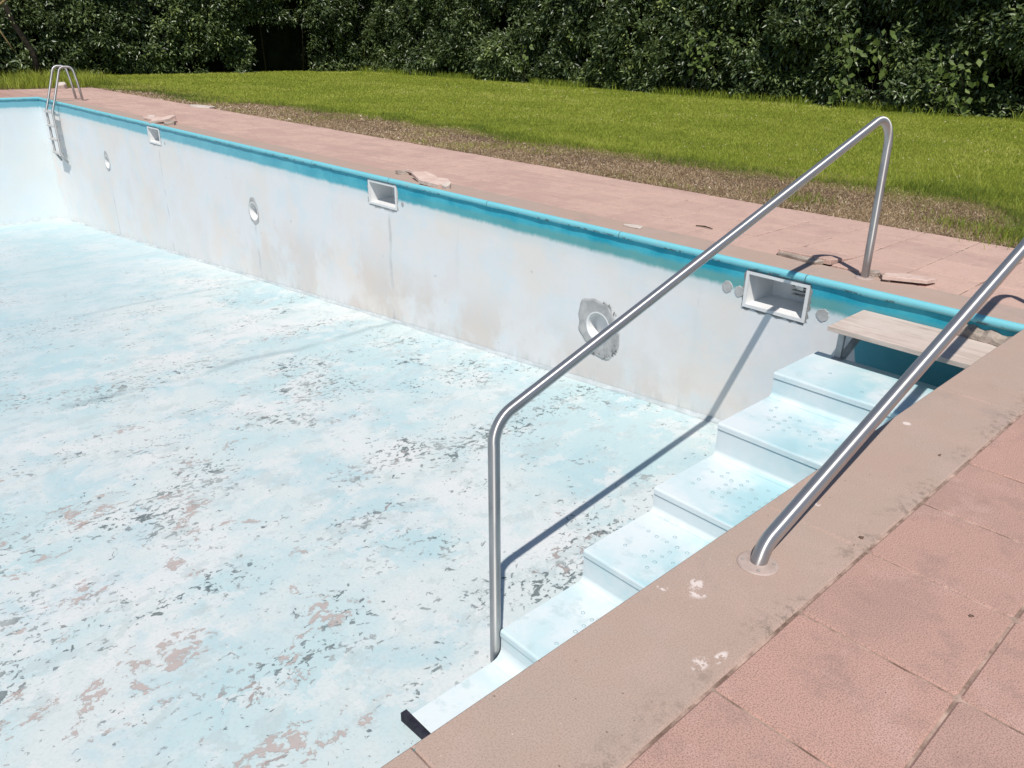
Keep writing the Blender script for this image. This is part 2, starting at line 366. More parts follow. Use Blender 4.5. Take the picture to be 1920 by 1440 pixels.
def disc(cx, cz, r, y0, y1, seg=20, jit=0., sd=0):           # disc plate facing -y
    rn = random.Random(sd); v = []; rr = [r*(1+rn.uniform(-jit, jit)) for _ in range(seg)]
    for y, q in ((y0, .93), (y1, 1.)):
        for k in range(seg):
            a = 2*math.pi*k/seg; v.append((cx+rr[k]*q*math.cos(a), y, cz+rr[k]*q*math.sin(a)))
    f = [tuple(range(seg))]
    f += [(k, (k+1) % seg, seg+(k+1) % seg, seg+k)[::-1] for k in range(seg)]
    return v, f
def np_mesh(name, V, F, rnd=None, smooth=True):               # F: (n,k) array of equal-sized faces
    me = bpy.data.meshes.new(name); n, k = F.shape
    me.vertices.add(len(V)); me.vertices.foreach_set('co', np.ascontiguousarray(V, dtype=np.float32).ravel())
    me.loops.add(n*k); me.loops.foreach_set('vertex_index', np.ascontiguousarray(F, dtype=np.int32).ravel())
    me.polygons.add(n); me.polygons.foreach_set('loop_start', np.arange(0, n*k, k, dtype=np.int32)); me.polygons.foreach_set('loop_total', np.full(n, k, dtype=np.int32))
    me.polygons.foreach_set('use_smooth', np.full(n, smooth, dtype=bool))
    me.update(calc_edges=True)
    if rnd is not None:
        at = me.attributes.new('rnd', 'FLOAT', 'POINT'); at.data.foreach_set('value', np.ascontiguousarray(rnd, dtype=np.float32))
    me.validate(); return me

# ------------------------------------------------------------------ setting: ground
PX0, PX1, PY0, PY1 = -24.0, 0.0, -12.5, 0.0                   # inside of the pool
fz = lambda x: -1.39 + .0795*x
g = MB(); B = 450
xs = [-B, PX0-.02, PX1+.02, B]; ys = [-B, PY0-.02, PY1+.02, B]; zg = -.05
for i in range(3):
    for j in range(3):
        if i == 1 and j == 1: continue
        g.add([(xs[i], ys[j], zg), (xs[i+1], ys[j], zg), (xs[i+1], ys[j+1], zg), (xs[i], ys[j+1], zg)], [(0, 1, 2, 3)])
tag(g.build('ground', M['ground']), None, None, kind='structure')
# raised turf from the walk's edge outwards
nx, ny = 120, 44
gx = np.linspace(-60, 8, nx); gy = 2.42 + (np.linspace(0, 1, ny)**1.6)*32
V = np.array([(x, y, -.03 + .035*min(1, max(0, (y-2.5)/2.0)) + .012*math.sin(x*1.7+y*2.3)*math.sin(y*1.3-x*.6)) for y in gy for x in gx])
F = np.array([(j*nx+i, j*nx+i+1, (j+1)*nx+i+1, (j+1)*nx+i) for j in range(ny-1) for i in range(nx-1)])
tag(link('lawn', np_mesh('lawn', V, F), M['ground']), None, None, kind='structure')

# deck bed with separate paving tiles and coping slabs
bed = MB(); zb = -.006
bx = [PX0-3.4, PX0-.05, PX1+.05, 4.6]; by = [-12.9, PY0-.05, PY1+.05, 2.4]
for i in range(3):
    for j in range(3):
        if i == 1 and j == 1: continue
        if j == 0: continue
        bed.add([(bx[i], by[j], zb), (bx[i+1], by[j], zb), (bx[i+1], by[j+1], zb), (bx[i], by[j+1], zb)], [(0, 1, 2, 3)])
deck = tag(bed.build('deck_paving', M['bed']), None, None, kind='structure')

def tile_mesh(wx, wy, seed, chip=True):
    rn = random.Random(seed); m = MB(); h = .045; b = .006
    # outline with slightly worn corners
    pts = []
    for (sx, sy) in ((-1, -1), (1, -1), (1, 1), (-1, 1)):
        c = rn.uniform(.004, .016) if chip else .004; d = rn.uniform(.004, .016) if chip else .004
        p1 = (sx*(wx/2-c), sy*wy/2); p2 = (sx*wx/2, sy*(wy/2-d))
        pts += [p1, p2] if (sx*sy < 0) else [p2, p1]
    n = len(pts); sc = lambda q, k: (q[0]*(1-2*k/wx), q[1]*(1-2*k/wy))
    v = [(*q, -h) for q in pts]+[(*q, -b) for q in pts]+[(*sc(q, b), 0) for q in pts]
    f = [tuple(range(2*n, 3*n))]
    for i in range(n):
        j = (i+1) % n; f += [(i, j, n+j, n+i), (n+i, n+j, 2*n+j, 2*n+i)]
    return m.add(v, f)
def put_tile(x0, x1, y0, y1, gap, seed, tilt=None):
    wx, wy = x1-x0-gap, y1-y0-gap
    key = (round(wx, 3), round(wy, 3), seed % 3)
    if key not in TM: t = tile_mesh(wx, wy, seed); TM[key] = mesh('paving_tile', t.v, t.f); TM[key].materials.append(M['tile'])
    rn = random.Random(seed)
    o = link('paving_tile', TM[key], None, deck, ((x0+x1)/2, (y0+y1)/2, rn.uniform(-.002, .002)), (rn.uniform(-.003, .003), rn.uniform(-.003, .003), rn.uniform(-.005, .005)))
    if tilt:
        o.rotation_euler = (-tilt, 0, 0); o.location.z += (wy/2)*math.sin(tilt)
    return o
TM = {}; sd_ = 0
XJ = -1.10; ST = .507
LIFT = {(-2.114, 0): .115}
for k in range(-2, 49):                                       # far walk, four courses
    x1 = XJ - ST*k; x0 = x1 - ST
    for r in range(4):
        sd_ += 1; t = None
        if r == 0 and abs(x0 - (-2.114)) < .02: t = .12
        if r == 0 and abs(x0 - (-1.607)) < .02: t = .035
        put_tile(x0, x1, .4+.5*r, .9+.5*r, .007 + (.004 if k < 6 else 0), sd_, t)
JY = -1.8207
for c in range(4):                                            # near walk beside the camera
    for k in range(-4, 10):
        y1 = min(JY - .5*k, .4); y0 = JY - .5*(k+1)
        if y0 > .35 or y1-y0 < .1: continue
        sd_ += 1; put_tile(.4+.5*c+(.004 if c == 0 else 0), .9+.5*c, y0, y1, .009, 1000+sd_)
rest = MB()                                                   # tiles too far off or out of view to tell apart
def rest_tiles(x0, x1, y0, y1, s=.5):
    x = x0
    while x < x1-.05:
        y = y0
        while y < y1-.05:
            a = min(x+s, x1); b = min(y+s, y1); rest.add([(x+.006, y+.006, 0), (a-.006, y+.006, 0), (a-.006, b-.006, 0), (x+.006, b-.006, 0)], [(0, 1, 2, 3)]); y += s
        x += s
rest_tiles(-27.4, -24.4, -12.5, .4); rest_tiles(-27.4, XJ-ST*49-.01, .4, 2.4); rest_tiles(.4, 4.5, -12.5, JY-.5*10-.01); rest_tiles(2.41, 4.5, JY-.5*10, 2.4); rest_tiles(XJ+ST*2+.01, 2.4, .4, 2.4)
ro = rest.build('paving_tile_field', M['tile'], deck); ro['kind'] = 'stuff'

# coping slabs: long side, near short side, far end
def coping(x0, x1, y0, y1):
    m = MB().box(x0+.001, x1-.001, y0+.001, y1-.001, -.085, .002, .007); return m.build('coping_slab', M['coping'], deck)
x = .4; jx = [-1.6-1.95*k for k in range(0, 12)]
edges = [.4]+[j for j in jx if j > -24.3]+[-24.4]
for a, b in zip(edges, edges[1:]): coping(b, a, .018, .4) if True else None
ye = [.018, -1.55, -3.325, -5.09, -6.86, -8.7, -10.6, -12.5]
for a, b in zip(ye, ye[1:]): coping(-.016, .4, b, a)
ye2 = [.018, -2.5, -5, -7.5, -10, -12.5]
for a, b in zip(ye2, ye2[1:]): coping(-24.4, -24.018, b, a)

# ------------------------------------------------------------------ the pool
pool = tag(empty('swimming_pool', (-12, -6, -2.4)), 'drained swimming pool with flaking pale blue paint and turquoise waterline band', 'pool')
PO = Vector(pool.location)
def under(o, p=None):
    p = p or pool; o.parent = p
    o.matrix_parent_inverse = Matrix.Translation(-PO) if p is pool else Matrix.Identity(4)
    return o
m = MB(); n = 24
for i in range(n):
    a = PX0+(PX1-PX0)*i/n; b = PX0+(PX1-PX0)*(i+1)/n
    m.add([(a, PY0, fz(a)), (b, PY0, fz(b)), (b, PY1, fz(b)), (a, PY1, fz(a))], [(0, 1, 2, 3)])
under(m.build('pool_floor', M['floor']))
SK = [(-2.115, -1.577), (-7.93, -7.33), (-16.0, -15.43)]; SZ0, SZ1 = -.372, -.095
PT = [(-3.76, -1.035), (-11.57, -1.09), (-19.05, -1.13)]; PR = .15; PH = .24
m = MB()
ops = [(a, b, SZ0, SZ1) for a, b in SK]+[(c-PH, c+PH, z-PH, z+PH) for c, z in PT]
brk = sorted(set([PX0, PX1]+[q for o in ops for q in o[:2]]))
for a, b in zip(brk, brk[1:]):
    op = [o for o in ops if o[0] <= a+1e-6 and o[1] >= b-1e-6]
    za, zb_ = fz(a), fz(b)
    if op:
        o = op[0]; m.add([(a, 0, o[3]), (b, 0, o[3]), (b, 0, 0), (a, 0, 0)], [(0, 1, 2, 3)]); m.add([(a, 0, za), (b, 0, zb_), (b, 0, o[2]), (a, 0, o[2])], [(0, 1, 2, 3)])
    else: m.add([(a, 0, za), (b, 0, zb_), (b, 0, 0), (a, 0, 0)], [(0, 1, 2, 3)])
for cx, cz in PT:
    seg = 32; v = []
    for k in range(seg):
        a = 2*math.pi*k/seg; ca, sa = math.cos(a), math.sin(a); q = PH/max(abs(ca), abs(sa))
        v += [(cx+PR*ca, 0, cz+PR*sa), (cx+q*ca, 0, cz+q*sa)]
    m.add(v, [(2*k, 2*k+1, (2*k+3) % (2*seg), (2*k+2) % (2*seg)) for k in range(seg)])
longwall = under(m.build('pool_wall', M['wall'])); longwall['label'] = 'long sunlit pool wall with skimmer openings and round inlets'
ew = MB().add([(PX0, PY0, fz(PX0)), (PX0, PY1, fz(PX0)), (PX0, PY1, 0), (PX0, PY0, 0)], [(0, 1, 2, 3)]); under(ew.build('pool_wall', M['wall']))
nw = MB().add([(PX1, PY0, fz(PX1)), (PX1, PY1, fz(PX1)), (PX1, PY1, 0), (PX1, PY0, 0)], [(0, 1, 2, 3)]); under(nw.build('pool_wall', M['wall']))
ow = MB().add([(PX0, PY0, fz(PX0)), (PX1, PY0, fz(PX1)), (PX1, PY0, 0), (PX0, PY0, 0)], [(0, 1, 2, 3)]); under(ow.build('pool_wall', M['wall']))
# cove at the foot of the long and end walls
m = MB(); k = 60
for i in range(k):
    a = PX0+(PX1-PX0)*i/k; b = PX0+(PX1-PX0)*(i+1)/k
    ra, rb = .028+.012*math.sin(i*1.9), .028+.012*math.sin((i+1)*1.9)
    m.add([(a, -ra, fz(a)+.002), (b, -rb, fz(b)+.002), (b, -.003, fz(b)+.042), (a, -.003, fz(a)+.042)], [(0, 1, 2, 3)])
m.add([(PX0+.03, PY0, fz(PX0)+.004), (PX0+.03, PY1, fz(PX0)+.004), (PX0+.003, PY1, fz(PX0)+.045), (PX0+.003, PY0, fz(PX0)+.045)], [(0, 1, 2, 3)])
under(m.build('cove', M['cove']))
# painted nose of the coping along the long wall and far end
def lip(p0, p1, inward, name='painted_lip'):
    p0, p1, inward = Vector(p0), Vector(p1), Vector(inward); L = (p1-p0).length; n = int(L/.16)
    prof = [(-.02, .001), (0, .002), (.012, -.001), (.022, -.009), (.028, -.022), (.028, -.040), (.022, -.052), (.010, -.056), (-.002, -.057)]
    v = []; f = []; rn = random.Random(3)
    for i in range(n+1):
        q = p0.lerp(p1, i/n); j = rn.uniform(-.0035, .0035); jz = rn.uniform(-.0035, .0035)
        for (d, z) in prof: v.append(q+inward*(d+(j if d > .005 else 0))+Vector((0, 0, z+(jz if z < -.03 else 0))))
    k = len(prof)
    for i in range(n):
        for a in range(k-1): f.append((i*k+a, i*k+a+1, (i+1)*k+a+1, (i+1)*k+a))
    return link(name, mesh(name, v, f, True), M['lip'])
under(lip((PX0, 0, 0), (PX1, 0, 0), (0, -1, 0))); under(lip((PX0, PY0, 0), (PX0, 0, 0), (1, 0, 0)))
# skimmers
for i, (a, b) in enumerate(SK):
    m = MB(); z0, z1 = SZ0, SZ1; d = .30
    A = [(a, 0, z0), (b, 0, z0), (b, 0, z1), (a, 0, z1)]; ins = .075
    Bk = [(a+ins, d, z0+.045), (b-ins, d, z0+.045), (b-ins, d, z1-.01), (a+ins, d, z1-.01)]
    m.add(A+Bk, [(0, 1, 5, 4), (1, 2, 6, 5), (2, 3, 7, 6), (3, 0, 4, 7), (4, 5, 6, 7)])
    s = under(m.build('skimmer', M['plastic'])); s['label'] = ['white rectangular skimmer opening nearest the steps', 'middle skimmer opening in the long pool wall', 'farthest skimmer opening towards the ladder'][i]
    fr = MB(); t = .022; y0, y1 = -.012, .004
    fr.box(a-t, b+t, y0, y1, z0-t, z0+.006); fr.box(a-t, b+t, y0, y1, z1-.006, z1+t); fr.box(a-t, a+.006, y0, y1, z0+.0062, z1-.0062); fr.box(b-.006, b+t, y0, y1, z0+.0062, z1-.0062)
    under(fr.build('frame', M['plastic']), s)
    # flap hinge ribs at the back
    rb = MB()
    for q in range(3): rb.box(b-.26, b-.085, d-.06, d-.02, z0+.10+.035*q, z0+.112+.035*q)
    under(rb.build('rib', M['plastic_grey']), s)
    fl = MB().add([(b-.25, .18, z1-.015), (b-.09, .10, z1-.012), (b-.10, .13, z1-.085), (b-.19, .2, z1-.10), (b-.16, .15, z1-.03)], [(0, 4, 3), (4, 1, 2), (4, 2, 3), (0, 1, 4)])
    under(fl.build('torn_flap', M['plastic']), s)
    # ragged mortar bedding around the frame
    mo = MB(); rn = random.Random(40+i); N_ = 14
    def ragged(p, q, nrm, w0):
        v = []
        for k in range(N_+1):
            tt = k/N_; x_ = p[0]+(q[0]-p[0])*tt; z_ = p[1]+(q[1]-p[1])*tt; w = w0*rn.uniform(.35, 1.25)
            v += [(x_, -.004, z_), (x_+nrm[0]*w, -.0025, z_+nrm[1]*w)]
        mo.add(v, [(2*k, 2*k+1, 2*k+3, 2*k+2) for k in range(N_)])
    e = t-.004; w_ = .03 if i == 0 else .04
    ragged((a-e, z0-e), (b+e, z0-e), (0, -1), w_); ragged((a-e, z1+e), (b+e, z1+e), (0, 1), w_*.6); ragged((a-e, z0-e), (a-e, z1+e), (-1, 0), w_); ragged((b+e, z0-e), (b+e, z1+e), (1, 0), w_)
    under(mo.build('mortar', M['mortar_dark'] if i == 0 else M['mortar']), s)
# round inlets
for i, (cx, cz) in enumerate(PT):
    seg = 40; v = []; f = []
    for (r, y) in ((PR+.012, -.006), (PR, -.008), (PR-.008, .0), (PR-.02, .105), (0, .11)):
        for k in range(seg): a = 2*math.pi*k/seg; v.append((cx+r*math.cos(a), y, cz+r*math.sin(a)))
    for q in range(4): f += [(q*seg+k, q*seg+(k+1) % seg, (q+1)*seg+(k+1) % seg, (q+1)*seg+k) for k in range(seg)]
    s = under(link('inlet', mesh('inlet', v, f, False), M['plastic'])); s['label'] = ['round white inlet with wide grey mortar patch near the steps', 'round inlet in the middle of the long wall', 'round inlet nearest the far ladder'][i]
    v = []; f = []; rn = random.Random(9+i); seg = 48; ph = [rn.uniform(0, 6.28) for _ in range(6)]
    for k in range(seg):
        a = 2*math.pi*k/seg
        if i == 0: R = .27*(1+.10*math.sin(2*a+ph[0])+.05*math.sin(5*a+ph[1])+.03*math.sin(11*a+ph[2]))*(1+.10*abs(math.sin(a)))+.05*max(0, math.cos(a+1.05))**6
        else: R = (.185+.05*abs(math.sin(a))**3)*(1+.05*math.sin(3*a+ph[0])+.03*math.sin(9*a+ph[1]))
        ca, sa = math.cos(a), math.sin(a)
        v += [(cx+(PR+.01)*ca, -.005, cz+(PR+.01)*sa), (cx+(R-.02)*ca, -.008, cz+(R-.02)*sa), (cx+R*ca, -.002, cz+R*sa)]
    for k in range(seg):
        j = (k+1) % seg; f += [(3*k, 3*k+1, 3*j+1, 3*j), (3*k+1, 3*k+2, 3*j+2, 3*j+1)]
    under(link('mortar_patch', mesh('mortar_patch', v, f), M['mortar']), s)
    if i == 0:                                               # rough dark edge where the patch broke away below
        e = MB(); rn = random.Random(77)
        for q in range(34):
            a = -1.05+rn.uniform(-.75, .55); rr = .285+rn.uniform(-.03, .02)+.045*max(0, math.cos(a+1.05))**6; x_, z_ = cx+rr*math.cos(a), cz+rr*math.sin(a); w = rn.uniform(.008, .026)
            e.add([(x_-w, -.004, z_-w*.6), (x_+w*.8, -.004, z_-w*.8), (x_+w*.3, -.014, z_+w*.2), (x_-w*.3, -.004, z_+w)], [(0, 1, 2), (1, 3, 2), (3, 0, 2)])
        for q in range(16):
            a = .75+rn.uniform(-.5, .6); rr = .285+rn.uniform(-.015, .02); x_, z_ = cx+rr*math.cos(a), cz+rr*math.sin(a); w = rn.uniform(.006, .016)
            e.add([(x_-w, -.004, z_-w*.6), (x_+w*.8, -.004, z_-w*.8), (x_+w*.3, -.012, z_+w*.2), (x_-w*.3, -.004, z_+w)], [(0, 1, 2), (1, 3, 2), (3, 0, 2)])
        under(e.build('broken_edge', M['mortar_dark']), s)['kind'] = 'stuff'
for (cx, cz, r) in ((-2.31, -.262, .052), (-1.415, -.29, .055), (-2.185, -.275, .05), (-7.18, -.292, .03), (-15.2, -.33, .03)):
    v, f = disc(cx, cz, r, -.006, .001, 18, .10, int(abs(cx*100))); under(link('mortar_plug', mesh('mortar_plug', v, f), M['mortar']))
# eroded concrete ledge in the near corner above the board
v = []; f = []; rn = random.Random(5); k = 13
for i in range(k):
    x_ = -.43+.43*i/(k-1); d = .05+.05*(i/(k-1))+rn.uniform(-.012, .012); zt = -.088-.025*(i/(k-1))+rn.uniform(-.012, .012)
    v += [(x_, -.001, zt+.012), (x_, -d*.55, zt+rn.uniform(-.008, .004)), (x_, -d, zt-.022), (x_, -d-.006, -.157)]
for i in range(k-1):
    for q in range(3): f.append((4*i+q, 4*i+q+1, 4*i+q+5, 4*i+q+4))
f.append((0, 1, 2, 3)); under(link('broken_render', mesh('broken_render', v, f), M['concrete']))

# ------------------------------------------------------------------ steps
steps = tag(empty('pool_steps', (-.62, -2.0, -1.4)), 'flight of pale blue moulded pool steps descending along the near wall', 'steps')
SO = Vector(steps.location); Xl, Xr = -1.224, -.004
TR = [(-4.27, -3.66, -1.435), (-3.66, -3.005, -1.247), (-3.005, -2.36, -1.031), (-2.36, -1.70, -.866), (-1.70, -1.037, -.628), (-1.037, -.40, -.442)]
rv, rf = [], []; sg = 16
for (r, z) in ((.0140, 0), (.0132, .0020), (.0122, .0024), (.0110, .0018), (.0104, .0004)):
    for k in range(sg): a = 2*math.pi*k/sg; rv.append((r*math.cos(a), r*math.sin(a), z))
for q in range(4): rf += [(q*sg+k, q*sg+(k+1) % sg, (q+1)*sg+(k+1) % sg, (q+1)*sg+k) for k in range(sg)]
ringme = mesh('grip_ring', rv, rf, True); ringme.materials.append(M['ring'])
def stepprof(y0, y1, z, zlow, b=.012):
    # side profile: riser, small shadow gap, overhanging rounded nosing, tread, back
    return [(y0+.007, zlow), (y0+.007, z-.051), (y0+.020, z-.051), (y0+.020, z-.046), (y0+.003, z-.046), (y0, z-.042), (y0, z-.012), (y0+.004, z-.004), (y0+.012, z), (y1+.05, z), (y1+.05, zlow)]
for i, (y0, y1, z) in enumerate(TR):
    zlow = -1.60; pr = stepprof(y0, y1 if i < 5 else y1-.05+.0, z, zlow); v = []; f = []; n = len(pr)
    for xx in (Xl, Xr): v += [(xx, y, q) for y, q in pr]
    for k in range(n):
        j = (k+1) % n; f.append((k, n+k, n+j, j))
    f += [tuple(range(n)), tuple(range(2*n-1, n-1, -1))]
    so_ = link('step', mesh('step', v, f), M['step'], steps); so_.matrix_parent_inverse = Matrix.Translation(-SO)
    if i < 5:                                                # concave fillet to the riser behind
        v = []; f = []; k = 7; r_ = .035 if i else .07
        for xx in (Xl+.002, Xr-.002):
            for q in range(k):
                a = math.pi/2*q/(k-1); v.append((xx, y1+.0065-r_*(1-math.sin(a)), z+.0015+r_*(1-math.cos(a))))
        f = [(q, q+1, k+q+1, k+q) for q in range(k-1)]
        fl = link('fillet', mesh('fillet', v, f, True), M['step'], so_); fl.matrix_parent_inverse = Matrix.Identity(4)
    rn = random.Random(60+i); yc = (y0+y1)/2+.005
    keep = [.15, .55, .62, .66, .45, .12][i]
    for c in range(11):
        for r in range(6):
            x_ = -1.092+.0735*c+(.0); y_ = yc+.0715*(r-2.5)
            if x_ > -.30 or rn.random() > keep*(1-.55*(c < 2)): continue
            o = link('grip_ring', ringme, None, so_, (x_+rn.uniform(-.003, .003), y_+rn.uniform(-.003, .003), z+.0004)); sc = rn.uniform(.72, .98); o.scale = (sc, sc, rn.uniform(.6, 1.2))
m = MB().box(Xl-.045, Xr, -4.300, -4.264, -1.52, -1.430, .005)
ns = link('nosing_strip', mesh('nosing_strip', m.v, m.f), M['rubber'], steps); ns.matrix_parent_inverse = Matrix.Translation(-SO); ns['label'] = 'black rubber strip along the lowest step edge'

# board on a metal stand above the top step
st = tag(empty('entry_platform', (-.58, -.3, -.16)), 'beige wooden board platform on grey metal legs above the top step', 'platform'); EO = Vector(st.location)
def upar(o, p, O): o.parent = p; o.matrix_parent_inverse = Matrix.Translation(-O); return o
upar(MB().box(-1.10, -.03, -.585, -.012, -.196, -.160, .004).build('board', M['board']), st, EO)
for x_ in (-1.075, -.075):
    for y_ in (-.43,):
        upar(MB().box(x_, x_+.045, y_-.005, y_+.03, -.441, -.197).build('leg', M['galv']), st, EO)
        upar(MB().box(x_-.01, x_+.065, y_-.03, y_+.045, -.4415, -.435).build('foot_plate', M['galv']), st, EO)
    dv = MB().add([(x_+.012, -.40, -.205), (x_+.052, -.40, -.205), (x_+.052, -.46, -.30), (x_+.012, -.46, -.30)], [(0, 1, 2, 3)])
    upar(MB().box(x_+.002, x_+.043, -.395, -.03, -.235, -.1968).build('bearer', M['galv']), st, EO)
    bq, bf = tube([Vector((x_+.04, -.40, -.44)), Vector((x_+.06, -.10, -.24))], .032, 6); upar(link('brace', mesh('brace', bq, bf), M['galv']), st, EO)

# ------------------------------------------------------------------ handrails
def flange(parent, O, x, y, z, R=.074):
    v = []; f = []; sg = 40
    for (r, h) in ((R, -.002), (R, .003), (R-.005, .007), (.038, .010), (.024, .013)):
        for k in range(sg): a = 2*math.pi*k/sg; v.append((x+r*math.cos(a), y+r*math.sin(a), z+h))
    for q in range(4): f += [(q*sg+k, q*sg+(k+1) % sg, (q+1)*sg+(k+1) % sg, (q+1)*sg+k) for k in range(sg)]
    fl = upar(link('base_flange', mesh('base_flange', v, f, False), M['flange']), parent, O)
    for q in range(4):
        a = .55+q*math.pi/2; sv, sf = [], []
        for (r, h) in ((.0065, .008), (.0065, .0115), (.0045, .0125), (.0, .012)):
            for k in range(10): b = 2*math.pi*k/10; sv.append((x+.054*math.cos(a)+r*math.cos(b), y+.054*math.sin(a)+r*math.sin(b), z+h))
        for w in range(3): sf += [(w*10+k, w*10+(k+1) % 10, (w+1)*10+(k+1) % 10, (w+1)*10+k) for k in range(10)]
        s_o = link('screw', mesh('screw', sv, sf), M['screw'], fl); s_o.matrix_parent_inverse = Matrix.Identity(4)
RT = .0305
def handrail(x, pts, rad, label, flanges):
    e = tag(empty('handrail', (x, pts[0][0], pts[0][1])), label, 'handrail', 'handrails of the pool steps'); O = Vector(e.location)
    path = dense(fillet([(x, y, z) for y, z in pts], rad, 12), .3)
    upar(link('rail_tube', steel_tube(path, RT, 28), M['steel']), e, O)
    for (y, z) in flanges: flange(e, O, x, y, z)
    return e
handrail(-1.258, [(-3.66, fz(-1.258)-.01), (-3.692, .02), (.185, 1.29), (.278, -.01)], [.16, .21], 'stainless handrail standing on the pool floor, left of the steps', [(.278, .002)])
handrail(.178, [(-3.705, -.01), (-3.668, .075), (.185, 1.325), (.278, -.01)], [.13, .21], 'stainless handrail rising from the near coping, closest to the viewer', [(-3.698, .002), (.278, .002)])

# ------------------------------------------------------------------ far ladder
lx = (-22.72, -22.16); e = tag(empty('pool_ladder', (-22.44, .5, 0)), 'stainless pool ladder hanging over the far corner of the pool', 'ladder'); O = Vector(e.location)
for x_ in lx:
    pts = [(.60, -.01), (.55, .45), (.49, .82), (.20, .82), (-.05, .08), (-.17, -.25), (-.17, -1.30), (-.05, -1.52)]
    path = dense(fillet([(x_, y, z) for y, z in pts], [.6, .13, .15, .3, .3, .18], 8), .3)
    upar(link('rail_tube', steel_tube(path, .029, 14), M['steel']), e, O)
    v, f = tube([Vector((x_, .60, -.002)), Vector((x_, .60, .012))], .055, 20); upar(link('foot_flange', mesh('foot_flange', v, f), M['flange']), e, O)
for z in (-.26, -.60, -.94, -1.28):
    tm = MB().box(lx[0]+.02, lx[1]-.02, -.235, -.10, z-.022, z+.014, .006); upar(tm.build('tread', M['plastic_grey']), e, O)
for z in (-.12, -1.40):
    v, f = tube([Vector((lx[0], -.10, z)), Vector((lx[1], -.10, z))], .013, 10); upar(link('cross_bar', mesh('cross_bar', v, f, True), M['galv']), e, O)

# ------------------------------------------------------------------ loose rubble on the coping
def shard(poly, h, loc, rot, label, mat='shard', cat='rubble', name='broken_tile', group=None, seed=0):
    rn = random.Random(seed); n = len(poly); v = []
    for q, ins in ((0, .0), (h*.85, .0), (h, .06)):
        v += [(x*(1-ins)+rn.uniform(-.004, .004), y*(1-ins)+rn.uniform(-.004, .004), q+(rn.uniform(-.003, .003) if q else 0)) for x, y in poly]
    f = [tuple(range(n))[::-1], tuple(range(2*n, 3*n))]
    for w in range(2): f += [(w*n+k, w*n+(k+1) % n, (w+1)*n+(k+1) % n, (w+1)*n+k) for k in range(n)]
    o = link(name, mesh(name, v, f), M[mat], None, loc, rot); return tag(o, label, cat, group)
G = 'broken paving pieces lying on the long coping'
def irr(r, n, seed, sx=1., sy=1.):
    rn = random.Random(seed); return [(sx*r*rn.uniform(.72, 1.1)*math.cos(2*math.pi*k/n+rn.uniform(-.2, .2)), sy*r*rn.uniform(.72, 1.1)*math.sin(2*math.pi*k/n+rn.uniform(-.2, .2))) for k in range(n)]
shard([(-.19, -.13), (.16, -.17), (.22, .03), (.05, .17), (-.21, .10)], .05, (-6.70, .19, .012), (.03, .05, .2), 'thick pale broken tile lying nearest in the middle rubble pile', seed=1, group=G)
shard([(-.22, -.10), (.20, -.12), (.14, .13), (-.16, .10)], .045, (-7.02, .24, .03), (.10, .09, -.3), 'flat broken tile leaning in the middle rubble pile', seed=2, group=G)
shard([(-.24, -.07), (.20, -.08), (.24, .04), (-.12, .09)], .03, (-7.36, .40, .022), (-.22, .04, -.08), 'tilted dark-edged tile sliver behind the middle rubble pile', seed=3, group=G)
shard([(-.40, -.09), (.28, -.15), (.36, .08), (-.2, .15)], .04, (-16.2, .27, .012), (.06, .02, .1), 'long pale broken slab in the farther rubble pile', seed=4, group=G)
shard([(-.26, -.13), (.22, -.10), (.18, .16), (-.24, .12)], .05, (-15.62, .20, .05), (.2, -.16, .5), 'propped tile piece with a dark hollow in the farther rubble pile', seed=5, group=G)
shard(irr(.13, 6, 6), .06, (-15.25, .18, .004), (.1, 0, .3), 'small block at the end of the farther rubble pile', 'concrete', seed=6, group=G)
shard([(-.02, -.02), (.27, .11), (.30, .24), (.06, .25), (-.05, .12)], .030, (-1.10, .30, .022), (-.06, -.03, .05), 'raised broken tile edge beside the foot of the handrail', seed=7, group=G)
shard([(-.20, -.03), (.17, -.055), (.21, .02), (.02, .045), (-.21, .04)], .034, (-1.88, .40, .003), (.08, 0, -.05), 'ragged strip of concrete under the lifted tile', 'concrete', seed=8, group=G)
shard(irr(.055, 6, 9), .04, (-1.245, .40, .003), (0, 0, 0), 'crumbled concrete lump behind the handrail foot', 'concrete', seed=9, group=G)
shard(irr(.05, 6, 12, 1.7, .7), .035, (-1.13, .36, .003), (0, 0, -.6), 'narrow crumbled concrete lump right of the handrail foot', 'concrete', seed=10, group=G)
shard(irr(.045, 5, 13), .02, (-2.06, .415, .004), (0, .2, 0), 'small stone chip left of the lifted tile', 'concrete', seed=11, group=G)
shard(irr(.07, 6, 51), .05, (-6.42, .12, .003), (.2, 0, .2), 'small pale crumb right of the middle rubble pile', 'stone', seed=51, group=G)
shard(irr(.09, 6, 52, 1.4, .8), .035, (-7.62, .33, .003), (0, .1, .5), 'dark crumb left of the middle rubble pile', 'concrete', seed=52, group=G)
shard(irr(.10, 6, 53, 1.3, .8), .05, (-16.75, .36, .003), (.1, .1, .2), 'pale crumb at the far end of the farther rubble pile', 'stone', seed=53, group=G)
shard(irr(.15, 7, 54, 1.2, .7), .10, (-15.9, .42, .003), (.3, -.2, .4), 'upright broken block at the back of the farther rubble pile', 'shard', seed=54, group=G)
shard(irr(.075, 8, 14, 1.8, .9), .008, (-3.62, .27, .004), (0, 0, .2), 'flat pale patch of mortar on the long coping', 'stone', 'mortar', 'mortar_flake', seed=14)
shard(irr(.3, 7, 15, 1.6, .7), .03, (-18.9, 2.32, .002), (0, 0, .1), 'pale flat stone at the edge of the far walk', 'stone', 'stone', 'flat_stone', seed=15)
shard(irr(.17, 7, 16), .16, (-27.2, 1.5, 0), (.3, .2, .2), 'pale stone block beside the tall grass behind the ladder', 'stone', 'stone', 'stone_block', seed=16)
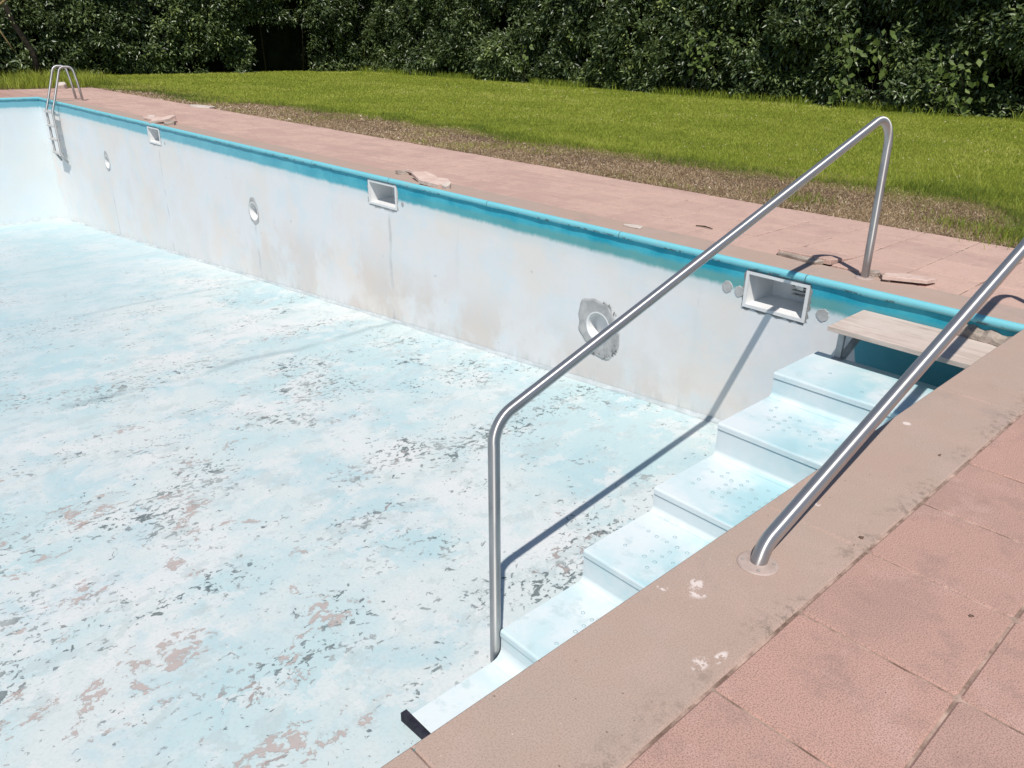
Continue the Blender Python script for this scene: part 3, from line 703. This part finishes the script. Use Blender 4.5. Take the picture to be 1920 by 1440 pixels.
for i, (x_, y_, r_, lb) in enumerate(((.356, -3.262, .008, 'dark pebble by the near coping joint'), (.80, -3.42, .006, 'tiny dark crumb on a near paving tile'), (.30, -2.35, .006, 'tiny crumb on the near coping'))):
    shard(irr(r_, 6, 30+i), r_*.8, (x_, y_, .002), (0, 0, 0), lb, 'grit', 'pebble', 'pebble', seed=30+i)

# ------------------------------------------------------------------ foliage
def leaves(P, D, Nn, L, W, rnd, fold=.25):
    n = len(P); D = D/np.linalg.norm(D, axis=1, keepdims=True); S = np.cross(D, Nn); S /= np.linalg.norm(S, axis=1, keepdims=True)+1e-9; U = np.cross(S, D)
    L = L[:, None]; W = W[:, None]
    b = P; c = P+D*L*.45-U*W*fold*.6; l = P+D*L*.42-S*W*.5+U*W*fold*.3; r = P+D*L*.42+S*W*.5+U*W*fold*.3; t = P+D*L-U*L*.10
    V = np.stack([b, l, r, t, c], 1).reshape(-1, 3); k = np.arange(n)[:, None]*5
    F = np.concatenate([k+np.array([[0, 2, 4]]), k+np.array([[2, 3, 4]]), k+np.array([[3, 1, 4]]), k+np.array([[1, 0, 4]])], 0)
    return V, F, np.repeat(rnd, 5)
def vnoise(p, s, sd=0):                                        # smooth value noise on 2-D points
    q = p*s+sd*17.3; i = np.floor(q).astype(np.int64); f = q-i; f = f*f*(3-2*f)
    def h(a, b): return (np.sin(a*127.1+b*311.7+sd*53.1)*43758.5453) % 1.
    return (h(i[:, 0], i[:, 1])*(1-f[:, 0])+h(i[:, 0]+1, i[:, 1])*f[:, 0])*(1-f[:, 1])+(h(i[:, 0], i[:, 1]+1)*(1-f[:, 0])+h(i[:, 0]+1, i[:, 1]+1)*f[:, 0])*f[:, 1]
def hedge(origin, along, outward, length, height, label, nclump, hole=None, seed=0, per=30):
    rg = np.random.default_rng(seed); e = tag(empty('hedge', origin), label, 'hedge', 'laurel hedges around the lawn'); O = Vector(origin)
    al = np.array(along, float); ou = np.array(outward, float); zz = np.array((0, 0, 1.))
    u = rg.uniform(0, length, nclump); w = rg.uniform(0, 1, nclump)*height
    uw = np.stack([u, w], 1); dn = vnoise(uw, .8, seed+1)*.6+vnoise(uw, 2.1, seed+2)*.4
    depth = (dn-.5)*1.5 + rg.normal(0, .10, nclump)
    keep = dn > .26
    if hole is not None:
        for (h0, h1, z0, z1) in hole: keep &= ~((u > h0) & (u < h1) & (w > z0) & (w < z1))
    u, w, depth = u[keep], w[keep], depth[keep]; n = len(u)
    C = np.array(origin)[None]+al*u[:, None]+zz*w[:, None]+ou*depth[:, None]
    rad = rg.uniform(.10, .30, n); bright = np.clip(rg.normal(.34, .20, n)+.35*(vnoise(np.stack([u, w], 1), .55, seed+5)-.5), 0, 1)
    k = per; idx = np.repeat(np.arange(n), k); m = len(idx)
    d = rg.normal(size=(m, 3)); d += ou*.75; d[:, 2] += .15; d /= np.linalg.norm(d, axis=1, keepdims=True)
    P = C[idx]+d*rad[idx][:, None]*rg.uniform(.5, 1.15, (m, 1)); P[:, 2] = np.maximum(P[:, 2], .03)
    D = d*.7+rg.normal(size=(m, 3))*.45; D[:, 2] -= .22
    Nn = rg.normal(size=(m, 3))*.45; Nn[:, 2] += 1.0; Nn += ou*.55
    L = rg.uniform(.12, .22, m); W = L*rg.uniform(.30, .46, m)
    rn = np.clip(bright[idx]+rg.normal(0, .16, m), 0, 1)
    V, F, R_ = leaves(P, D, Nn, L, W, rn); V -= np.array(origin)
    fo = link('foliage', np_mesh('foliage', V, F, R_), M['leaf'], e); fo['kind'] = 'stuff'
    # near-black sheet, its colour standing in for the shade between leaves; then stems
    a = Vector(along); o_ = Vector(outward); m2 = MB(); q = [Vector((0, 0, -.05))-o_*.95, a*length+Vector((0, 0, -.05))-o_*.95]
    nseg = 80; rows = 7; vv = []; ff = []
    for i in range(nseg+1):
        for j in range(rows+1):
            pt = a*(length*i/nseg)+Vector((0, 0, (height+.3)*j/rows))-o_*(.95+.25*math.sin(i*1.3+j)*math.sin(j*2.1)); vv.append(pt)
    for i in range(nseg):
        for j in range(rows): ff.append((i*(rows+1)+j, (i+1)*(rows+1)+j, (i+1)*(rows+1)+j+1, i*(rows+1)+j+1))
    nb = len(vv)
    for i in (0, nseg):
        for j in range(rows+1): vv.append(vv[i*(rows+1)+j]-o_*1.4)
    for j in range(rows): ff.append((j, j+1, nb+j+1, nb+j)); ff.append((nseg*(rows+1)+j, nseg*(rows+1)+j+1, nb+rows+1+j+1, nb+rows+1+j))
    link('shade_sheet', mesh('shade_sheet', vv, ff, True), M['core'], e)
    for i in range(int(length/1.6)):
        x_ = 1.6*i+rg.uniform(.2, 1.2); p0 = a*x_-o_*.55; p1 = p0+Vector((0, 0, height*.8))+a*rg.uniform(-.3, .3)
        v, f = tube([p0, p0.lerp(p1, .5)+o_*rg.uniform(-.1, .2), p1], [.045, .032, .015], 6); link('stem', mesh('stem', v, f, True), M['bark'], e)
    return e
hedge((-36.5, 17.9, 0), (1, 0, 0), (0, -1, 0), 44.5, 5.4, 'long dark laurel hedge running behind the whole lawn', 10500, seed=3, per=20)
hedge((-34.9, -9, 0), (0, 1, 0), (1, 0, 0), 27.0, 5.0, 'laurel hedge behind the ladder at the far end, with a dark gap', 5200, hole=[(20.6, 23.6, -1, 2.1)], seed=8, per=20)

# climbing vines with larger, paler leaves hanging in the hedge
def vine(x, z0, z1, wd, n, label, seed):
    rg = np.random.default_rng(seed); e = tag(empty('climbing_vine', (x, 17.15, 0)), label, 'vine', 'pale vines in the hedge'); 
    hub = []; 
    for s in range(4):
        p = [Vector((rg.uniform(-wd*.3, wd*.3), rg.uniform(-.05, .05), .0))]
        for k in range(6): p.append(p[-1]+Vector((rg.uniform(-.22, .22)*wd, rg.uniform(-.10, .10), z1/6)))
        v, f = tube(p, .005, 5); link('stem', mesh('stem', v, f), M['bark'], e); hub.append(p)
    t = rg.uniform(max(0, z0/z1), 1, n); s = rg.integers(0, 4, n); P = np.zeros((n, 3))
    for i in range(n):
        q = t[i]*6; a = min(5, int(q)); P[i] = hub[s[i]][a].lerp(hub[s[i]][a+1], q-a)
    P += rg.normal(size=(n, 3))*np.array([wd*.30, .06, .10]); P[:, 1] -= .12
    D = rg.normal(size=(n, 3))*np.array([.8, .3, .35]); D[:, 2] -= .55; Nn = rg.normal(size=(n, 3))*.3+np.array([.15, -.75, .65])
    L = rg.uniform(.16, .27, n); V, F, R_ = leaves(P, D, Nn, L, L*rg.uniform(.55, .75, n), rg.uniform(.2, 1, n), .15)
    link('foliage', np_mesh('foliage', V, F, R_), M['vine'], e)
vine(-9.95, .2, 2.1, .75, 62, 'pale large-leaved vine above the handrail top', 21)
vine(-14.7, .8, 2.3, .8, 48, 'pale large-leaved vine in the middle of the hedge', 22)
vine(-6.9, .2, 1.6, .9, 64, 'pale large-leaved vine at the right end of the hedge', 23)
vine(-22.9, .5, 1.5, .6, 22, 'small pale vine left of the hedge middle', 24)
vine(-8.6, .8, 2.0, .5, 24, 'small bright sprig of vine right of the handrail top', 25)

# leaning tree at the far left
tr = tag(empty('leaning_tree', (-31.2, 2.2, 0)), 'thin leaning tree trunk with a yellowing branch at the far left', 'tree')
v, f = tube([Vector((-1.6, .1, -.05)), Vector((-1.7, .05, .9)), Vector((-1.7, -.4, 1.9)), Vector((-1.5, -.7, 3.2))], [.12, .10, .09, .07], 10); link('trunk', mesh('trunk', v, f, True), M['bark'], tr)
v, f = tube([Vector((-.05, -.6, 2.7)), Vector((.3, -1.5, 2.1)), Vector((.5, -1.2, 1.35)), Vector((.6, -1.0, .9))], [.045, .035, .025, .01], 8); link('branch', mesh('branch', v, f, True), M['twig'], tr)
rg = np.random.default_rng(5); n = 700; P = np.array((0, -.9, 2.9))+rg.normal(size=(n, 3))*np.array([.5, 1.3, .5]); D = rg.normal(size=(n, 3)); D[:, 2] -= .4; Nn = rg.normal(size=(n, 3))*.4+np.array([.3, -.3, 1])
L = rg.uniform(.09, .16, n); V, F, R_ = leaves(P, D, Nn, L, L*.4, rg.uniform(.1, .9, n)); link('crown', np_mesh('crown', V, F, R_), M['leaf'], tr)

# ------------------------------------------------------------------ grass, straw, gravel
def yb(x): return np.interp(x, [-30, -26, -20, -15, -9.4, -6, -3.4, -2.2, -1.3, -.6, .5, 4], [2.7, 2.8, 3.5, 4.5, 4.4, 4.75, 4.6, 4.7, 3.8, 2.9, 2.6, 2.5])
def blades(P, H, W, lean, rnd, rg):
    n = len(P); a = rg.uniform(0, 2*np.pi, n); dx = np.stack([np.cos(a), np.sin(a), np.zeros(n)], 1); b = rg.uniform(0, 2*np.pi, n); ld = np.stack([np.cos(b), np.sin(b), np.zeros(n)], 1)*lean[:, None]
    W = W[:, None]; H = H[:, None]; z = np.array([[0, 0, 1.]])
    p0 = P-dx*W/2; p1 = P+dx*W/2; m = P+z*H*.6+ld*H*.35; p2 = m+dx*W*.38; p3 = m-dx*W*.38; p4 = P+z*H*np.sqrt(np.maximum(.05, 1-np.minimum(.9, lean[:, None]**2*.5)))+ld*H
    V = np.stack([p0, p1, p2, p3, p4], 1).reshape(-1, 3); k = np.arange(n)[:, None]*5
    F = np.concatenate([k+np.array([[0, 1, 2]]), k+np.array([[0, 2, 3]]), k+np.array([[3, 2, 4]])], 0); return V, F, np.repeat(rnd, 5)
def in_view(P, pad=1.5):
    d = P-np.array(CAM); zc = d@np.array(fw); xc = d@np.array(rt)/zc*FPX; yc = d@np.array(up)/zc*FPX
    return (zc > .1) & (np.abs(xc) < 960*pad+60) & (np.abs(yc) < 720*pad+60)
def sample(n, x0, x1, y0, y1, dref, rg):
    P = np.stack([rg.uniform(x0, x1, n), rg.uniform(y0, y1, n), np.zeros(n)], 1); d = np.hypot(P[:, 0]-CAM.x, P[:, 1]-CAM.y)
    k = (rg.random(n) < np.minimum(1, (dref/d)**1.6)) & in_view(P); return P[k], d[k]
rg = np.random.default_rng(31)
P, d = sample(1900000, -40, 3, 2.45, 18.2, 9.0, rg); nb = P[:, :2]
wob = (vnoise(nb, .55, 1)-.5)*1.5+(vnoise(nb, 1.7, 3)-.5)*.8+(vnoise(nb, 4.1, 2)-.5)*.4
into = P[:, 1]-yb(P[:, 0])+wob
prob = np.clip((into+.25)/.7, 0, 1); prob = np.where(into < .1, np.maximum(prob, .45*np.clip((vnoise(nb, 1.1, 4)-.52)*4, 0, 1)*vnoise(nb, 4.3, 6)), prob)
k = rg.random(len(P)) < prob; P, d, into = P[k], d[k], into[k]; n = len(P)
pat = vnoise(P[:, :2], .6, 7)*.6+vnoise(P[:, :2], 2.4, 8)*.4
H = rg.uniform(.035, .075, n)*(1+.8*np.exp(-((into-.25)/.35)**2))*(.75+.5*pat); W = .0036*np.maximum(1, d/9)*rg.uniform(.7, 1.3, n)
rn = np.clip(.22+.75*pat+rg.normal(0, .17, n)-.42*np.exp(-((into-.2)/.4)**2), 0, 1)
P[:, 2] = -.002+.004*np.minimum(into, 1)
V, F, R_ = blades(P, H, W, rg.uniform(.45, 1.5, n), rn, rg); tag(link('lawn_grass', np_mesh('lawn_grass', V, F, R_), M['grass']), 'short olive green lawn grass between walk and hedge', 'grass', kind='stuff')
print('grass blades', n)
# tall weeds at the far end behind the ladder
n = 15000; P = np.stack([rg.uniform(-33.8, -27.6, n), rg.uniform(-6, 3.6, n), np.zeros(n)-.03], 1); pat = vnoise(P[:, :2], .8, 12); k = rg.random(n) < .25+.75*pat; P, pat = P[k], pat[k]; n = len(P)
H = (.22+.42*pat)*rg.uniform(.5, 1.1, n); V, F, R_ = blades(P, H, rg.uniform(.012, .022, n), rg.uniform(.1, .7, n), np.clip(.35+.5*pat+rg.normal(0, .15, n), 0, 1), rg)
tag(link('tall_grass', np_mesh('tall_grass', V, F, R_), M['grass']), 'tall yellowish grass growing behind the ladder', 'grass', kind='stuff')
# strip of weeds along the foot of the hedge
n = 9000; P = np.stack([rg.uniform(-40, 3, n), 17.25+rg.normal(0, .28, n), np.zeros(n)], 1); k = vnoise(P[:, :2], .9, 14) > .38; P = P[k]; n = len(P)
V, F, R_ = blades(P, rg.uniform(.10, .34, n), rg.uniform(.012, .022, n), rg.uniform(.2, .8, n), rg.uniform(0, .7, n), rg)
tag(link('hedge_foot_weeds', np_mesh('hedge_foot_weeds', V, F, R_), M['grass']), 'low weeds along the foot of the long hedge', 'weeds', kind='stuff')
# dry straw litter
P, d = sample(620000, -27, 3, 2.40, 5.6, 7.5, rg); into = P[:, 1]-yb(P[:, 0])+(vnoise(P[:, :2], .9, 1)-.5)*.9
k = rg.random(len(P)) < np.clip((.55-into)/.6, 0, 1)*(.45+.55*vnoise(P[:, :2], 1.3, 20)**1.5); P, d = P[k], d[k]; n = len(P); P[:, 2] = -.022
V, F, R_ = blades(P, rg.uniform(.025, .075, n), .0042*np.maximum(1, d/8)*rg.uniform(.6, 1.3, n), rg.uniform(.9, 2.4, n), np.clip(rg.normal(.45, .33, n), 0, 1), rg)
V[:, 2] = np.minimum(V[:, 2], .035); tag(link('straw_litter', np_mesh('straw_litter', V, F, R_), M['straw']), 'dry straw and dead grass on the bare strip beside the walk', 'straw', kind='stuff'); print('straw', n)
# gravel and mulch chips
P, d = sample(90000, -27, 2, 2.42, 4.9, 9, rg); into = P[:, 1]-yb(P[:, 0]); k = (into < .2) & (rg.random(len(P)) < .18+.6*vnoise(P[:, :2], 1.4, 22)**2); P, d = P[k], d[k]; n = len(P)
s = rg.uniform(.006, .017, n)*np.where(rg.random(n) < .04, 2.0, 1)*np.maximum(1, d/11); base = np.array([(1, 0, 0), (0, 1, 0), (-1, 0, 0), (0, -1, 0), (0, 0, .8)])
J = base[None]*(1+rg.uniform(-.35, .35, (n, 5, 1))); th = rg.uniform(0, 6.28, n); c2, s2 = np.cos(th)[:, None], np.sin(th)[:, None]; Q = J.copy(); Q[:, :, 0] = J[:, :, 0]*c2-J[:, :, 1]*s2; Q[:, :, 1] = J[:, :, 0]*s2+J[:, :, 1]*c2
P[:, 2] = -.016; V = (P[:, None, :]+Q*s[:, None, None]).reshape(-1, 3); kk = np.arange(n)[:, None]*5
F = np.concatenate([kk+np.array([[a, (a+1) % 4, 4]]) for a in range(4)], 0)
tag(link('gravel', np_mesh('gravel', V, F, np.repeat(np.clip(rg.normal(.6, .32, n), 0, 1), 5), False), M['chips']), 'pale stone chips scattered over the bare strip', 'gravel', kind='stuff'); print('gravel', n)
# weed tufts standing in the bare strip
def tuft(x, y, r, n, h, label, seed, lo=0., hi=.5):
    rg = np.random.default_rng(seed); e = (x, y, -.02); P = rg.normal(size=(n, 3))*np.array([r, r*.7, 0]); P[:, 2] = 0
    V, F, R_ = blades(P, rg.uniform(.4, 1.1, n)*h, np.full(n, .0055), rg.uniform(.3, 1.2, n), rg.uniform(lo, hi, n), rg)
    o = tag(link('weed_tuft', np_mesh('weed_tuft', V, F, R_), M['grass'], None, e), label, 'weed', 'weed tufts in the bare strip', 'stuff')
tuft(-3.35, 3.0, .26, 420, .13, 'dark green tuft in the bare strip left of the tall handrail', 41)
tuft(-1.5, 3.05, .22, 340, .12, 'small green tuft in the bare strip right of the handrail post', 42)
tuft(-.85, 2.85, .34, 800, .17, 'bushy green tuft at the right edge beside the walk', 43, .1, .6)
tuft(-2.3, 5.0, .45, 1100, .20, 'tall dark green tuft along the lawn edge at the right', 44, 0, .45)
tuft(-9.3, 4.3, .35, 420, .18, 'green tuft on the lawn edge near the middle', 45)
tuft(-27.8, 3.0, .38, 420, .28, 'dark green tuft at the far corner of the walk', 46, 0, .3)
tuft(-16.2, 4.1, .35, 380, .22, 'green tuft on the lawn edge towards the far end', 47)

tuft(-2.3, 5.9, .30, 26, .50, 'few tall pale seed stalks rising from the lawn at the right', 48, .85, 1.)
# clover flowers in the lawn
P, d = sample(30000, -24, 1, 5.2, 17, 14, rg); k = vnoise(P[:, :2]*np.array([.5, 1.]), .9, 55) > .60; k &= rg.random(len(P)) < .05; P = P[k]; d = d[k]; n = len(P)
s = rg.uniform(.007, .013, n)*np.maximum(1, d/14); base6 = np.array([(1, 0, 0), (0, 1, 0), (-1, 0, 0), (0, -1, 0), (0, 0, .8)]); P[:, 2] = rg.uniform(.045, .07, n)
V = (P[:, None, :]+base6[None]*s[:, None, None]).reshape(-1, 3); kk = np.arange(n)[:, None]*5; F = np.concatenate([kk+np.array([[a, (a+1) % 4, 4]]) for a in range(4)], 0)
tag(link('clover_flowers', np_mesh('clover_flowers', V, F, np.repeat(rg.uniform(.7, 1, n), 5)), M['chips']), 'tiny pale clover flowers dotting the lawn', 'flowers', kind='stuff')
# dry twig on the far walk
v, f = tube([Vector((-.09, -.01, .008)), Vector((0, .012, .012)), Vector((.10, 0, .006))], [.005, .008, .004], 6)
tag(link('dry_twig', mesh('dry_twig', v, f), M['bark'], None, (-3.14, .80, .002)), 'short dark dry twig lying on the far paving', 'twig')
